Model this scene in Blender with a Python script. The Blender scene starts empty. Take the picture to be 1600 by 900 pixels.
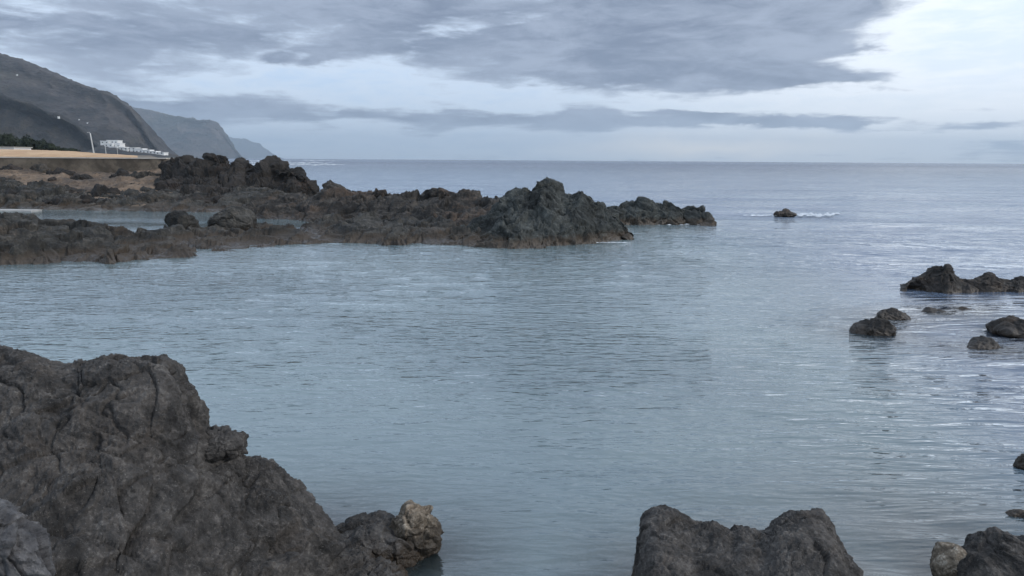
import bpy, math, random
import numpy as np
from mathutils import Vector, Matrix

# ------------------------------------------------------------------ camera
W, H = 1600.0, 900.0
FPX = 1186.0
EYE = 4.0
PITCH = math.atan(200.0 / FPX)
ROLL = math.radians(0.39)
scene = bpy.context.scene
col = scene.collection

cam_d = bpy.data.cameras.new('camera')
cam = bpy.data.objects.new('camera', cam_d)
col.objects.link(cam)
cam_d.sensor_width = 36.0
cam_d.lens = FPX / W * 36.0
cam_d.clip_start = 0.05
cam_d.clip_end = 60000.0
cam.matrix_world = (Matrix.Translation((0, 0, EYE)) @ Matrix.Rotation(math.pi / 2 - PITCH, 4, 'X')
                    @ Matrix.Rotation(ROLL, 4, 'Z'))
scene.camera = cam
CAM_R = np.array(cam.matrix_world.to_3x3())


def ray(px, py):
    d = CAM_R @ np.array([(px - W / 2) / FPX, (H / 2 - py) / FPX, -1.0])
    return d


def P(px, py, dist):
    """pixel direction carried out to the given ground distance (world y)"""
    d = ray(px, py)
    t = dist / d[1]
    return np.array([0, 0, EYE]) + d * t


def G(px, py, z=0.0):
    """pixel direction carried down to the level z"""
    d = ray(px, py)
    t = (z - EYE) / d[2]
    return np.array([0, 0, EYE]) + d * t


# ------------------------------------------------------------------ render / exposure
scene.view_settings.view_transform = 'Standard'
scene.view_settings.look = 'None'
scene.view_settings.exposure = 0.36
scene.view_settings.gamma = 1.0
scene.cycles.max_bounces = 6
scene.cycles.diffuse_bounces = 2
scene.cycles.glossy_bounces = 3
scene.cycles.transmission_bounces = 3
scene.cycles.volume_bounces = 0
scene.cycles.transparent_max_bounces = 8
scene.cycles.caustics_reflective = False
scene.cycles.caustics_refractive = False

SUN_EL, SUN_AZ = math.radians(36), math.radians(104)     # azimuth from +Y towards +X


# ------------------------------------------------------------------ node helpers
class V:
    """a node socket (or number) with arithmetic"""
    tree = None

    def __init__(self, s):
        self.s = s

    @staticmethod
    def m(op, *a, clamp=False):
        n = V.tree.nodes.new('ShaderNodeMath')
        n.operation = op
        n.use_clamp = clamp
        for i, x in enumerate(a):
            if isinstance(x, V):
                V.tree.links.new(x.s, n.inputs[i])
            else:
                n.inputs[i].default_value = float(x)
        return V(n.outputs[0])

    def __add__(s, o): return V.m('ADD', s, o)
    def __radd__(s, o): return V.m('ADD', o, s)
    def __sub__(s, o): return V.m('SUBTRACT', s, o)
    def __rsub__(s, o): return V.m('SUBTRACT', o, s)
    def __mul__(s, o): return V.m('MULTIPLY', s, o)
    def __rmul__(s, o): return V.m('MULTIPLY', o, s)
    def __truediv__(s, o): return V.m('DIVIDE', s, o)
    def __rtruediv__(s, o): return V.m('DIVIDE', o, s)


def smooth(x, a, b, lo=0.0, hi=1.0):
    n = V.tree.nodes.new('ShaderNodeMapRange')
    n.interpolation_type = 'SMOOTHSTEP'
    V.tree.links.new(x.s, n.inputs['Value'])
    n.inputs['From Min'].default_value = a
    n.inputs['From Max'].default_value = b
    n.inputs['To Min'].default_value = lo
    n.inputs['To Max'].default_value = hi
    return V(n.outputs[0])


def xyz(x, y, z=0.0):
    n = V.tree.nodes.new('ShaderNodeCombineXYZ')
    for i, v in enumerate((x, y, z)):
        if isinstance(v, V):
            V.tree.links.new(v.s, n.inputs[i])
        else:
            n.inputs[i].default_value = v
    return n.outputs[0]


def mixc(f, a, b):
    n = V.tree.nodes.new('ShaderNodeMix')
    n.data_type = 'RGBA'
    if isinstance(f, V):
        V.tree.links.new(f.s, n.inputs[0])
    else:
        n.inputs[0].default_value = f
    for v, i in ((a, 6), (b, 7)):
        if isinstance(v, bpy.types.NodeSocket):
            V.tree.links.new(v, n.inputs[i])
        else:
            n.inputs[i].default_value = (*v, 1)
    return n.outputs[2]


def noise(vec, scale, detail=4, rough=0.5, dist=0.0, kind='FBM', dims='3D', w=0.0):
    n = V.tree.nodes.new('ShaderNodeTexNoise')
    n.noise_dimensions = dims
    n.noise_type = kind
    if kind == 'FBM':
        n.normalize = True
    V.tree.links.new(vec, n.inputs['Vector'])
    n.inputs['Scale'].default_value = scale
    n.inputs['Detail'].default_value = detail
    n.inputs['Roughness'].default_value = rough
    n.inputs['Distortion'].default_value = dist
    if dims == '4D':
        n.inputs['W'].default_value = w
    return V(n.outputs['Fac'])


def mapping(vec, loc=(0, 0, 0), rot=(0, 0, 0), scale=(1, 1, 1)):
    n = V.tree.nodes.new('ShaderNodeMapping')
    V.tree.links.new(vec, n.inputs['Vector'])
    n.inputs['Location'].default_value = loc
    n.inputs['Rotation'].default_value = rot
    n.inputs['Scale'].default_value = scale
    return n.outputs[0]


# ------------------------------------------------------------------ world: nishita sky under stratocumulus
def build_world():
    w = bpy.data.worlds.new('World')
    scene.world = w
    w.use_nodes = True
    t = w.node_tree
    t.nodes.clear()
    V.tree = t
    out = t.nodes.new('ShaderNodeOutputWorld')
    bg = t.nodes.new('ShaderNodeBackground')
    bg.inputs['Strength'].default_value = 0.1
    t.links.new(bg.outputs[0], out.inputs[0])
    sky = t.nodes.new('ShaderNodeTexSky')
    sky.sky_type = 'NISHITA'
    sky.sun_disc = False
    sky.sun_elevation = SUN_EL
    sky.sun_rotation = SUN_AZ
    sky.air_density = 1.2
    sky.dust_density = 2.0
    geo = t.nodes.new('ShaderNodeTexCoord')
    sep = t.nodes.new('ShaderNodeSeparateXYZ')
    t.links.new(geo.outputs['Generated'], sep.inputs[0])
    x, y, z = (V(sep.outputs[i]) for i in range(3))
    deg = 180 / math.pi
    az = V.m('ARCTAN2', x, y) * deg
    el = V.m('ARCSINE', z) * deg
    zz = V.m('MAXIMUM', z, 0.0)
    q = 1.0 / (zz + 0.075)
    plane = xyz(x * q, y * q, 0.0)                      # the cloud deck seen in perspective
    ae = xyz(az * 0.10, el * 0.34, 0.0)
    n_big = noise(plane, 0.55, 3, 0.5, 0.3)
    n_mid = noise(mapping(plane, (7, 3, 0)), 1.5, 8, 0.58, 0.35)
    n_fin = noise(mapping(ae, (2, 9, 0), (0, 0, 0.06)), 1.25, 7, 0.58, 0.5)
    n_wrp = noise(mapping(ae, (5, 1, 0)), 0.8, 4, 0.55)
    n_wr2 = noise(mapping(ae, (11, 4, 0)), 1.7, 5, 0.6)
    A = az + (n_wrp - 0.5) * 9.0
    E = el + (n_wr2 - 0.5) * 2.2

    def ang(px, py):
        d = ray(px, py)
        return math.degrees(math.atan2(d[0], d[1])), math.degrees(math.asin(d[2] / np.linalg.norm(d)))

    def blob(px, py, rx, ry, wgt, sharp=False):
        a0, e0 = ang(px, py)
        a1, _ = ang(px + rx, py)
        _, e1 = ang(px, py - ry)
        u = (A - a0) * (1.0 / abs(a1 - a0))
        v = (E - e0) * (1.0 / abs(e1 - e0))
        r = u * u + v * v
        return V.m('EXPONENT', r * -1.0) * wgt

    dark = [(150, 45, 330, 42, .40), (560, 15, 300, 32, .36), (640, 70, 160, 30, .18), (1010, 60, 280, 60, .85),
            (1150, 15, 230, 34, .55), (1235, 122, 120, 18, .60), (1310, 127, 75, 7, .50), (960, 120, 260, 20, .25), (430, 90, 30, 8, .45), (497, 97, 28, 8, .45),
            (330, 168, 190, 20, .32), (640, 186, 330, 13, .24), (930, 186, 280, 12, .28), (1060, 177, 34, 5, .35), (1118, 182, 34, 4, .35),
            (1255, 190, 150, 7, .62), (1480, 168, 150, 8, .34), (1540, 196, 120, 6, .36), (1570, 236, 110, 13, .32),
            (260, 100, 120, 18, .22), (1440, 140, 150, 6, .30), (1350, 80, 110, 5, .22), (1500, 112, 120, 4, .22), (1400, 205, 130, 4, .26)]
    light = [(450, 118, 170, 24, .40), (700, 150, 190, 16, .22), (745, 40, 60, 18, .30), (1530, 70, 190, 95, .60),
             (1180, 165, 260, 12, .24), (1085, 226, 120, 12, .55), (1420, 150, 170, 26, .24), (120, 18, 90, 10, .22), (830, 25, 40, 8, .35),
             (800, 226, 560, 15, .34), (1300, 215, 240, 12, .36), (300, 222, 300, 14, .20)]
    cov = None
    for b in dark:
        g = blob(*b)
        cov = g if cov is None else cov + g
    for b in light:
        cov = cov - blob(*b)
    side = smooth(az, 18.0, 75.0, 0.0, 0.30)            # the deck breaks up towards the sun
    high = smooth(el, 10.0, 24.0, 0.0, -0.06)
    n_det = noise(mapping(ae, (21, 3, 0), (0, 0, 0.05), (1, 1.25, 1)), 3.2, 8, 0.64, 0.6)
    D = cov + (n_big - 0.5) * 0.5 + (n_mid - 0.5) * 0.80 + (n_fin - 0.5) * 0.75 + (n_det - 0.5) * 0.55 + high - side + 0.10
    mask = smooth(D, 0.05, 0.44)
    thin = smooth(D + (n_det - 0.5) * 0.8, -0.55, 0.10)
    # colours are radiances divided by the background strength
    k = 10.0
    sunny = smooth(az, -2.0, 30.0)
    horizon = mixc(sunny, (0.56 * k, 0.72 * k, 0.95 * k), (1.06 * k, 1.05 * k, 1.05 * k))
    lowsky = mixc(smooth(el, 0.0, 9.0), horizon, (0.52 * k, 0.70 * k, 1.00 * k))
    clear = mixc(0.75, sky.outputs[0], lowsky)
    clear = mixc(sunny * smooth(el, 9.0, 26.0, 0.6, 0.0), clear, (0.88 * k, 0.95 * k, 1.02 * k))
    white = mixc(sunny, (0.64 * k, 0.73 * k, 0.85 * k), (0.92 * k, 0.96 * k, 1.01 * k))
    c1 = mixc(thin * 0.75, clear, white)
    c1 = mixc(blob(1110, 229, 210, 16, 0.9), c1, (1.25 * k, 1.17 * k, 1.05 * k))
    grey = mixc(smooth(n_fin + (n_det - 0.5) * 0.55, 0.28, 0.72), (0.130 * k, 0.166 * k, 0.248 * k), (0.290 * k, 0.342 * k, 0.445 * k))
    c2 = mixc(mask * 0.94, c1, grey)
    t.links.new(c2, bg.inputs['Color'])
    w.cycles.sampling_method = 'MANUAL'
    w.cycles.sample_map_resolution = 1024


build_world()

sun_d = bpy.data.lights.new('sun', 'SUN')
sun_d.energy = 1.3
sun_d.angle = math.radians(14)
sun_d.color = (1.0, 0.94, 0.86)
sun = bpy.data.objects.new('sun', sun_d)
col.objects.link(sun)
sd = Vector((math.sin(SUN_AZ) * math.cos(SUN_EL), math.cos(SUN_AZ) * math.cos(SUN_EL), math.sin(SUN_EL)))
sun.rotation_euler = sd.to_track_quat('Z', 'Y').to_euler()
sun.location = (60, 30, 60)

# ------------------------------------------------------------------ numpy noise
_rng = np.random.default_rng(7)
_perm = np.concatenate([_rng.permutation(256)] * 3).astype(np.int32)
_grad = _rng.normal(size=(256, 3)).astype(np.float32)
_grad /= np.linalg.norm(_grad, axis=1, keepdims=True)
_jit = _rng.random((256, 3)).astype(np.float32)


def perlin(p):
    p = p.astype(np.float32)
    i = np.floor(p).astype(np.int32)
    f = p - i
    u = f * f * f * (f * (f * 6 - 15) + 10)
    i &= 255
    res = 0
    for dx in (0, 1):
        wx = u[:, 0] if dx else 1 - u[:, 0]
        hx = _perm[i[:, 0] + dx]
        for dy in (0, 1):
            wy = u[:, 1] if dy else 1 - u[:, 1]
            hy = _perm[hx + i[:, 1] + dy]
            for dz in (0, 1):
                wz = u[:, 2] if dz else 1 - u[:, 2]
                g = _grad[_perm[hy + i[:, 2] + dz]]
                dot = g[:, 0] * (f[:, 0] - dx) + g[:, 1] * (f[:, 1] - dy) + g[:, 2] * (f[:, 2] - dz)
                res = res + wx * wy * wz * dot
    return res * 1.6


def fbm(p, oct=4, gain=0.5, lac=2.03):
    a, s, r = 1.0, 0.0, 0.0
    for k in range(oct):
        r = r + a * perlin(p + 17.3 * k)
        p = p * lac
        a *= gain
    return r


def ridged(p, oct=4, gain=0.5):
    a, r, w = 1.0, 0.0, 1.0
    for k in range(oct):
        n = 1 - np.abs(perlin(p + 31.7 * k)) * 1.6
        n = n * n
        r = r + a * (n - 0.45) * w
        w = np.clip(n * 1.3, 0, 1)
        p = p * 2.1
        a *= gain
    return r


def billow(p, oct=4, gain=0.5):
    a, r = 1.0, 0.0
    for k in range(oct):
        r = r + a * (np.abs(perlin(p + 11.1 * k)) * 2 - 0.5)
        p = p * 2.07
        a *= gain
    return r


def worley(p):
    p = p.astype(np.float32)
    i = np.floor(p).astype(np.int32)
    f = p - i
    i &= 255
    f1 = np.full(len(p), 9.0, np.float32)
    f2 = f1.copy()
    for dx in (-1, 0, 1):
        for dy in (-1, 0, 1):
            for dz in (-1, 0, 1):
                h = _perm[_perm[_perm[(i[:, 0] + dx) & 255] + ((i[:, 1] + dy) & 255)] + ((i[:, 2] + dz) & 255)]
                o = _jit[h]
                d = (o[:, 0] + dx - f[:, 0]) ** 2 + (o[:, 1] + dy - f[:, 1]) ** 2 + (o[:, 2] + dz - f[:, 2]) ** 2
                m = d < f1
                f2 = np.where(m, f1, np.minimum(f2, d))
                f1 = np.where(m, d, f1)
    return np.sqrt(f1), np.sqrt(f2)


def facets(p):
    """broken faces: each cell of rock is a tilted plane, cracked along its edges, about -1..1"""
    p = p.astype(np.float32)
    i = np.floor(p).astype(np.int32)
    f = p - i
    i &= 255
    f1 = np.full(len(p), 9.0, np.float32)
    f2 = f1.copy()
    hh = np.zeros(len(p), np.int32)
    vec = np.zeros((len(p), 3), np.float32)
    for dx in (-1, 0, 1):
        for dy in (-1, 0, 1):
            for dz in (-1, 0, 1):
                h = _perm[_perm[_perm[(i[:, 0] + dx) & 255] + ((i[:, 1] + dy) & 255)] + ((i[:, 2] + dz) & 255)]
                o = _jit[h] + np.array([dx, dy, dz], np.float32) - f
                d = (o * o).sum(1)
                m = d < f1
                f2 = np.where(m, f1, np.minimum(f2, d))
                f1 = np.where(m, d, f1)
                hh = np.where(m, h, hh)
                vec[m] = o[m]
    edge = np.clip((np.sqrt(f2) - np.sqrt(f1)) / 0.10, 0, 1)
    t = (_grad[_perm[hh]] * vec).sum(1) * 1.5 + (_jit[_perm[hh + 1], 0] - 0.5) * 0.9
    return np.clip(t, -1, 1) - 0.35 * (1 - edge)


# ------------------------------------------------------------------ mesh helpers
def mesh_from(name, verts, faces, mat, smooth_shade=True, parent=None):
    me = bpy.data.meshes.new(name)
    verts = np.asarray(verts, np.float32)
    faces = np.asarray(faces, np.int32)
    k = faces.shape[1]
    me.vertices.add(len(verts))
    me.vertices.foreach_set('co', verts.ravel())
    me.loops.add(faces.size)
    me.loops.foreach_set('vertex_index', faces.ravel())
    me.polygons.add(len(faces))
    me.polygons.foreach_set('loop_start', np.arange(0, faces.size, k, dtype=np.int32))
    me.polygons.foreach_set('loop_total', np.full(len(faces), k, np.int32))
    me.polygons.foreach_set('use_smooth', np.full(len(faces), smooth_shade, bool))
    me.update(calc_edges=True)
    me.validate()
    me.materials.append(mat)
    o = bpy.data.objects.new(name, me)
    col.objects.link(o)
    o.parent = parent
    return o


def tag(o, label=None, cat=None, group=None, kind=None):
    for k, v in (('label', label), ('category', cat), ('group', group), ('kind', kind)):
        if v:
            o[k] = v
    return o


def empty(name, loc):
    o = bpy.data.objects.new(name, None)
    col.objects.link(o)
    o.location = loc
    return o


def grid_faces(nu, nv):
    i = np.arange(nu * nv).reshape(nv, nu)
    return np.stack([i[:-1, :-1], i[:-1, 1:], i[1:, 1:], i[1:, :-1]], -1).reshape(-1, 4)


def resample(row, n, lo, hi, q=None):
    """row: list of world points whose x runs lo..hi; linear with rounded corners"""
    row = np.array(row, float)
    s = row[:, 0]
    q = np.linspace(lo, hi, n) if q is None else q
    return np.stack([np.interp(q, s, row[:, k]) for k in range(1, row.shape[1])], 1)


def soften(row, w):
    """smooth one line of points along itself, w = window in samples"""
    w = int(w)
    if w < 2:
        return row
    k = np.hanning(2 * w + 1)
    k /= k.sum()
    pad = np.concatenate([np.repeat(row[:1], w, 0), row, np.repeat(row[-1:], w, 0)])
    return np.stack([np.convolve(pad[:, c], k, 'valid') for c in range(row.shape[1])], 1)


def catmull(rows, nv):
    """rows (K, nu, 3) to (nv, nu, 3)"""
    K = len(rows)
    pad = np.concatenate([2 * rows[:1] - rows[1:2], rows, 2 * rows[-1:] - rows[-2:-1]])
    t = np.linspace(0, K - 1 - 1e-6, nv)
    i = t.astype(int)
    f = (t - i)[:, None, None]
    a, b, c, d = pad[i], pad[i + 1], pad[i + 2], pad[i + 3]
    return 0.5 * (2 * b + (c - a) * f + (2 * a - 5 * b + 4 * c - d) * f * f + (3 * b - a - 3 * c + d) * f ** 3)


def grid_normals(g):
    du = np.gradient(g, axis=1)
    dv = np.gradient(g, axis=0)
    n = np.cross(du, dv)
    n /= np.linalg.norm(n, axis=2, keepdims=True) + 1e-9
    return n


def lava(p, L, style=0, seed=0.0):
    """relief of basalt, about -1..1, features of length L"""
    q = p / L + seed
    wv = np.stack([fbm(q * 0.8 + 3, 2), fbm(q * 0.8 + 9, 2), fbm(q * 0.8 + 15, 2)], 1)
    q = q + 0.45 * wv
    f1, f2 = worley(q * 0.9)
    big = 0.50 * ridged(q * 0.6, 3) + 0.30 * (0.55 - f1)
    fac = 0.42 * facets(q * 0.75 + 2.5) + 0.24 * facets(q * 1.9 + 8.5)
    g1, g2 = worley(q * 3.4 + 5)
    mid = 0.16 * (0.5 - g1)
    fine = 0.13 * ridged(q * 3.7, 4, 0.62) + 0.05 * billow(q * 9, 3, 0.6)
    return big + fac + mid + fine


def clinker(p, L, seed):
    """pitted, grainy skin of aa lava, about -1..1"""
    q = p / L + seed
    q = q + 0.35 * np.stack([fbm(q + 3, 2), fbm(q + 9, 2), fbm(q + 15, 2)], 1)
    f1, f2 = worley(q)
    g1, g2 = worley(q * 2.3 + 7)
    pit = np.clip(perlin(q * 0.45 + 40) * 2.2, 0, 1) * np.clip(0.55 - g1, 0, 1)
    return 0.7 * (0.5 - f1) + 0.35 * (0.5 - g1) + 0.30 * ridged(q * 1.3, 3, 0.6) - 1.6 * pit


def displaced(name, g, mat, L, amp, seed, smooth_amp=None, stretch=(1, 1, 1), grain=None, dents=()):
    nv, nu, _ = g.shape
    nrm = grid_normals(g).reshape(-1, 3)
    p = g.reshape(-1, 3)
    d = lava(p * np.array(stretch), L, 0, seed) * amp
    if grain:
        vary = np.clip(0.75 + 0.9 * perlin(p / (grain[0] * 7) + seed), 0.2, 1.6)
        d = d + clinker(p, grain[0], seed) * grain[1] * vary + clinker(p, grain[0] * 0.42, seed + 9) * grain[1] * 0.38
        # open cracks
        qq = p / 0.9 + seed
        qq = qq + 0.5 * np.stack([fbm(qq * 1.6 + 3, 3), fbm(qq * 1.6 + 9, 3), fbm(qq * 1.6 + 15, 3)], 1)
        c1_, c2_ = worley(qq)
        d = d - np.clip(1 - (c2_ - c1_) / 0.07, 0, 1) * 0.045 * np.clip(0.05 + perlin(p * 1.3 + 50) * 1.8, 0, 1)
    for (px, py, dist, rx, rz_, dep_) in dents:
        c = P(px, py, dist)
        # undercut hollow, ragged round the edge
        w_ = 1 + 0.5 * fbm(p / 0.16 + px, 3)
        e = ((p[:, 0] - c[0]) / rx) ** 2 + ((p[:, 2] - c[2]) / rz_) ** 2 + ((p[:, 1] - c[1]) / (rx * 1.6)) ** 2
        d = d - dep_ * np.exp(-np.maximum(e * w_, 0) ** 1.5)
    if smooth_amp is not None:
        d = d * smooth_amp.ravel()
    return mesh_from(name, p + nrm * d[:, None], grid_faces(nu, nv), mat)


def ridge(name, crest, base, mat, L, amp, seed, thick=3.0, nu=300, nv=120, back_z=-0.9,
          shape=((0.30, 0.45), (0.66, 0.80)), stretch=(1, 1, 1), crest_dist=None, parent=None):
    """a rock ridge: crest = [(px, py, dist)], base = [(px, py)] on the water"""
    lo = max(crest[0][0], base[0][0])
    hi = min(crest[-1][0], base[-1][0])
    C = resample([(c[0], *P(*c)) for c in crest], nu, lo, hi)
    B = resample([(b[0], *G(b[0], b[1])) for b in base], nu, lo, hi)
    toc = C - B
    toc[:, 2] = 0
    ln = np.linalg.norm(toc, axis=1, keepdims=True) + 1e-6
    un = toc / ln
    rows = [B - un * 0.5 + np.array([0, 0, -1.2]), B - un * 0.12 + np.array([0, 0, -0.25])]
    for f, h in shape:
        r = B + toc * f
        r[:, 2] = soften(C, nu * 0.10 * (1.05 - h))[:, 2] * h
        rows.append(r)
    rows.append(C)
    r = C + un * thick * 0.45
    r[:, 2] = C[:, 2] * 0.72
    rows.append(r)
    r = C + un * thick
    r[:, 2] = back_z
    rows.append(r)
    g = catmull(np.array(rows), nv)
    # soften the polyline along the ridge
    k = max(1, nu // 120)
    for _ in range(2):
        g[:, k:-k] = (g[:, :-2 * k] + 2 * g[:, k:-k] + g[:, 2 * k:]) / 4
    # ends sink under the water
    e = np.minimum(np.linspace(0, 1, nu), np.linspace(1, 0, nu))
    sink = np.clip(1 - e / 0.02, 0, 1)[None, :]
    g[:, :, 2] -= sink * 0.8
    o = displaced(name, g, mat, L, amp, seed, stretch=stretch)
    o.parent = parent
    return o


_ico = {}


def ico(sub):
    if sub not in _ico:
        import bmesh
        bm = bmesh.new()
        bmesh.ops.create_icosphere(bm, subdivisions=sub, radius=1.0)
        v = np.array([x.co[:] for x in bm.verts], np.float32)
        f = np.array([[x.index for x in q.verts] for q in bm.faces], np.int32)
        bm.free()
        _ico[sub] = (v, f)
    return _ico[sub]


def boulder_mesh(center, radii, rz, L, amp, seed, sub=6, boxy=0.25, lean=(0, 0), flat=0.0):
    v, f = ico(sub)
    n = v / np.linalg.norm(v, axis=1, keepdims=True)
    # a block broken along random planes, edges rounded
    r = np.random.default_rng(int(abs(seed) * 100) + 5)
    acc = np.full(len(n), 1.0) ** -9
    for k in range(16):
        pn = r.normal(size=3)
        pn /= np.linalg.norm(pn)
        h = r.uniform(0.70, 1.0)
        dd = n @ pn
        acc = acc + np.where(dd > 0.05, (dd / h), 0.0) ** 9
    s = n * (acc ** (-1 / 9.0))[:, None] * 1.16
    p = s * np.array(radii)
    p[:, 0] += lean[0] * p[:, 2]
    p[:, 1] += lean[1] * p[:, 2]
    c, sn = math.cos(rz), math.sin(rz)
    R = np.array([[c, sn, 0], [-sn, c, 0], [0, 0, 1]])
    p = p @ R + np.array(center)
    nn = (n / np.array(radii))
    nn = nn / np.linalg.norm(nn, axis=1, keepdims=True) @ R
    low = fbm((p / (max(radii) * 0.9)) + seed * 1.7, 3) * max(radii) * 0.13
    d = lava(p, L, 0, seed) * amp * 1.25 + low
    return p + nn * d[:, None], f


def boulder(name, center, radii, mat, L, amp, seed, rz=0.0, sub=6, boxy=0.25, lean=(0, 0), parent=None):
    v, f = boulder_mesh(center, radii, rz, L, amp, seed, sub, boxy, lean)
    o = mesh_from(name, v, f, mat, parent=parent)
    return o


class Boxes:
    def __init__(s):
        s.v, s.f = [], []

    def box(s, x0, x1, y0, y1, z0, z1, M=None):
        b = len(s.v)
        for z in (z0, z1):
            for (x, y) in ((x0, y0), (x1, y0), (x1, y1), (x0, y1)):
                s.v.append((x, y, z))
        s.f += [[b + i for i in q] for q in ((3, 2, 1, 0), (4, 5, 6, 7), (0, 1, 5, 4), (1, 2, 6, 5), (2, 3, 7, 6), (3, 0, 4, 7))]
        return s

    def build(s, name, mat, parent=None):
        return mesh_from(name, s.v, s.f, mat, False, parent)


def tube(points, radii, n=10):
    pts = [Vector(p) for p in points]
    v, f = [], []
    for i, p in enumerate(pts):
        d = (pts[min(i + 1, len(pts) - 1)] - pts[max(i - 1, 0)]).normalized()
        a = d.orthogonal().normalized()
        b = d.cross(a)
        for k in range(n):
            t = 2 * math.pi * k / n
            v.append(p + (a * math.cos(t) + b * math.sin(t)) * radii[i])
    for i in range(len(pts) - 1):
        for k in range(n):
            f.append((i * n + k, i * n + (k + 1) % n, (i + 1) * n + (k + 1) % n, (i + 1) * n + k))
    return [tuple(x) for x in v], f


# ------------------------------------------------------------------ materials
def new_mat(name):
    m = bpy.data.materials.new(name)
    m.use_nodes = True
    t = m.node_tree
    t.nodes.clear()
    V.tree = t
    out = t.nodes.new('ShaderNodeOutputMaterial')
    return m, t, out


def position():
    g = V.tree.nodes.new('ShaderNodeNewGeometry')
    return g.outputs['Position'], g


def bump(h, dist, strength=1.0, normal=None):
    b = V.tree.nodes.new('ShaderNodeBump')
    b.inputs['Strength'].default_value = strength
    b.inputs['Distance'].default_value = dist
    V.tree.links.new(h.s, b.inputs['Height'])
    if normal is not None:
        V.tree.links.new(normal, b.inputs['Normal'])
    return b.outputs[0]


def rock_mat(name, dark, mid, pale, warm, size, warm_amt=0.5, pale_amt=0.5, wet=0.3, rough=0.85, bump_d=0.02,
             weed=(0.035, 0.024, 0.014), tide=0.45, speck=0.0, strata=None):
    m, t, out = new_mat(name)
    pos, g = position()
    if strata:
        pos = mapping(pos, (0, 0, 0), (0, strata[0], 0), (strata[1], 1, strata[2]))
    s = 1.0 / size
    n1 = noise(pos, s * 0.55, 6, 0.6, 0.4)
    n2 = noise(mapping(pos, (13, 4, 2)), s * 2.3, 8, 0.65, 0.3)
    n3 = noise(mapping(pos, (3, 24, 7)), s * 0.35, 5, 0.6, 0.6)
    n4 = noise(mapping(pos, (9, 1, 31)), s * 9.0, 6, 0.7)
    c = mixc(smooth(n1 + (n2 - 0.5) * 0.7, 0.30, 0.68), dark, mid)
    c = mixc(smooth(n3 + (n2 - 0.5) * 0.45, 0.50, 0.70) * warm_amt, c, warm)
    c = mixc(smooth(n2 + (n4 - 0.5) * 1.1 + (n1 - 0.5) * 0.4, 0.54, 0.82) * pale_amt, c, pale)
    n6 = noise(mapping(pos, (19, 2, 5)), s * 7.0, 4, 0.65)
    c = mixc(smooth(n6 + (n2 - 0.5) * 0.3, 0.46, 0.34) * 0.55, c, tuple(q * 0.45 for q in dark))
    if speck > 0:
        n5 = noise(mapping(pos, (1, 8, 3)), s * 34, 2, 0.5)
        c = mixc(smooth(n5, 0.68, 0.74) * speck, c, (0.30, 0.29, 0.27))
    sep = t.nodes.new('ShaderNodeSeparateXYZ')
    t.links.new(pos, sep.inputs[0])
    z = V(sep.outputs[2])
    if tide > 0:
        # weed and barnacle stain up to the high water mark
        band = smooth(z + (n2 - 0.5) * tide * 1.1, tide, tide * 0.35)
        c = mixc(band * 0.85, c, weed)
        wetz = smooth(z + (n2 - 0.5) * 0.3, 0.34, 0.06)
    bs = t.nodes.new('ShaderNodeBsdfPrincipled')
    t.links.new(c, bs.inputs['Base Color'])
    if tide > 0:
        r = V.m('SUBTRACT', rough, wetz * (rough - 0.35))
        t.links.new(r.s, bs.inputs['Roughness'])
    else:
        bs.inputs['Roughness'].default_value = rough
    bs.inputs['Specular IOR Level'].default_value = 0.35
    vo = t.nodes.new('ShaderNodeTexVoronoi')
    t.links.new(mapping(pos, (0, 0, 0)), vo.inputs['Vector'])
    vo.inputs['Scale'].default_value = s * 7
    h = n2 * 0.9 + n4 * 0.6 + n6 * 0.5 + V(vo.outputs['Distance']) * 0.35
    t.links.new(bump(h, bump_d), bs.inputs['Normal'])
    t.links.new(bs.outputs[0], out.inputs[0])
    return m


def plain_mat(name, c0, c1, size, rough=0.8, bump_d=0.0, c2=None, amt2=0.0):
    m, t, out = new_mat(name)
    pos, g = position()
    n1 = noise(pos, 1 / size, 6, 0.6, 0.3)
    n2 = noise(mapping(pos, (5, 6, 7)), 5 / size, 5, 0.65)
    c = mixc(smooth(n1 + (n2 - 0.5) * 0.5, 0.32, 0.68), c0, c1)
    if c2:
        n3 = noise(mapping(pos, (25, 6, 1)), 0.6 / size, 5, 0.65, 0.6)
        c = mixc(smooth(n3 + (n2 - 0.5) * 0.4, 0.5, 0.62) * amt2, c, c2)
    bs = t.nodes.new('ShaderNodeBsdfPrincipled')
    t.links.new(c, bs.inputs['Base Color'])
    bs.inputs['Roughness'].default_value = rough
    bs.inputs['Specular IOR Level'].default_value = 0.3
    if bump_d:
        t.links.new(bump(n2 + n1, bump_d), bs.inputs['Normal'])
    t.links.new(bs.outputs[0], out.inputs[0])
    return m


M_near = rock_mat('basalt_near', (0.017, 0.0158, 0.015), (0.060, 0.055, 0.051), (0.20, 0.188, 0.175), (0.088, 0.073, 0.061),
                  0.26, warm_amt=0.35, pale_amt=0.45, bump_d=0.024, tide=0.28, speck=0.7)
M_grey = rock_mat('basalt_grey', (0.034, 0.034, 0.037), (0.115, 0.113, 0.116), (0.24, 0.235, 0.23), (0.09, 0.083, 0.076),
                  0.20, warm_amt=0.3, pale_amt=0.6, bump_d=0.020, tide=0.0)
M_tan = rock_mat('basalt_tan', (0.07, 0.055, 0.04), (0.20, 0.165, 0.125), (0.42, 0.38, 0.32), (0.17, 0.12, 0.08),
                 0.16, warm_amt=0.4, pale_amt=0.8, bump_d=0.014, tide=0.52, weed=(0.028, 0.022, 0.016))
M_reef = rock_mat('basalt_reef', (0.010, 0.009, 0.008), (0.046, 0.040, 0.034), (0.14, 0.125, 0.105), (0.078, 0.052, 0.036),
                  1.1, warm_amt=0.75, pale_amt=0.45, bump_d=0.07, tide=0.5, weed=(0.040, 0.030, 0.022))
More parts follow.
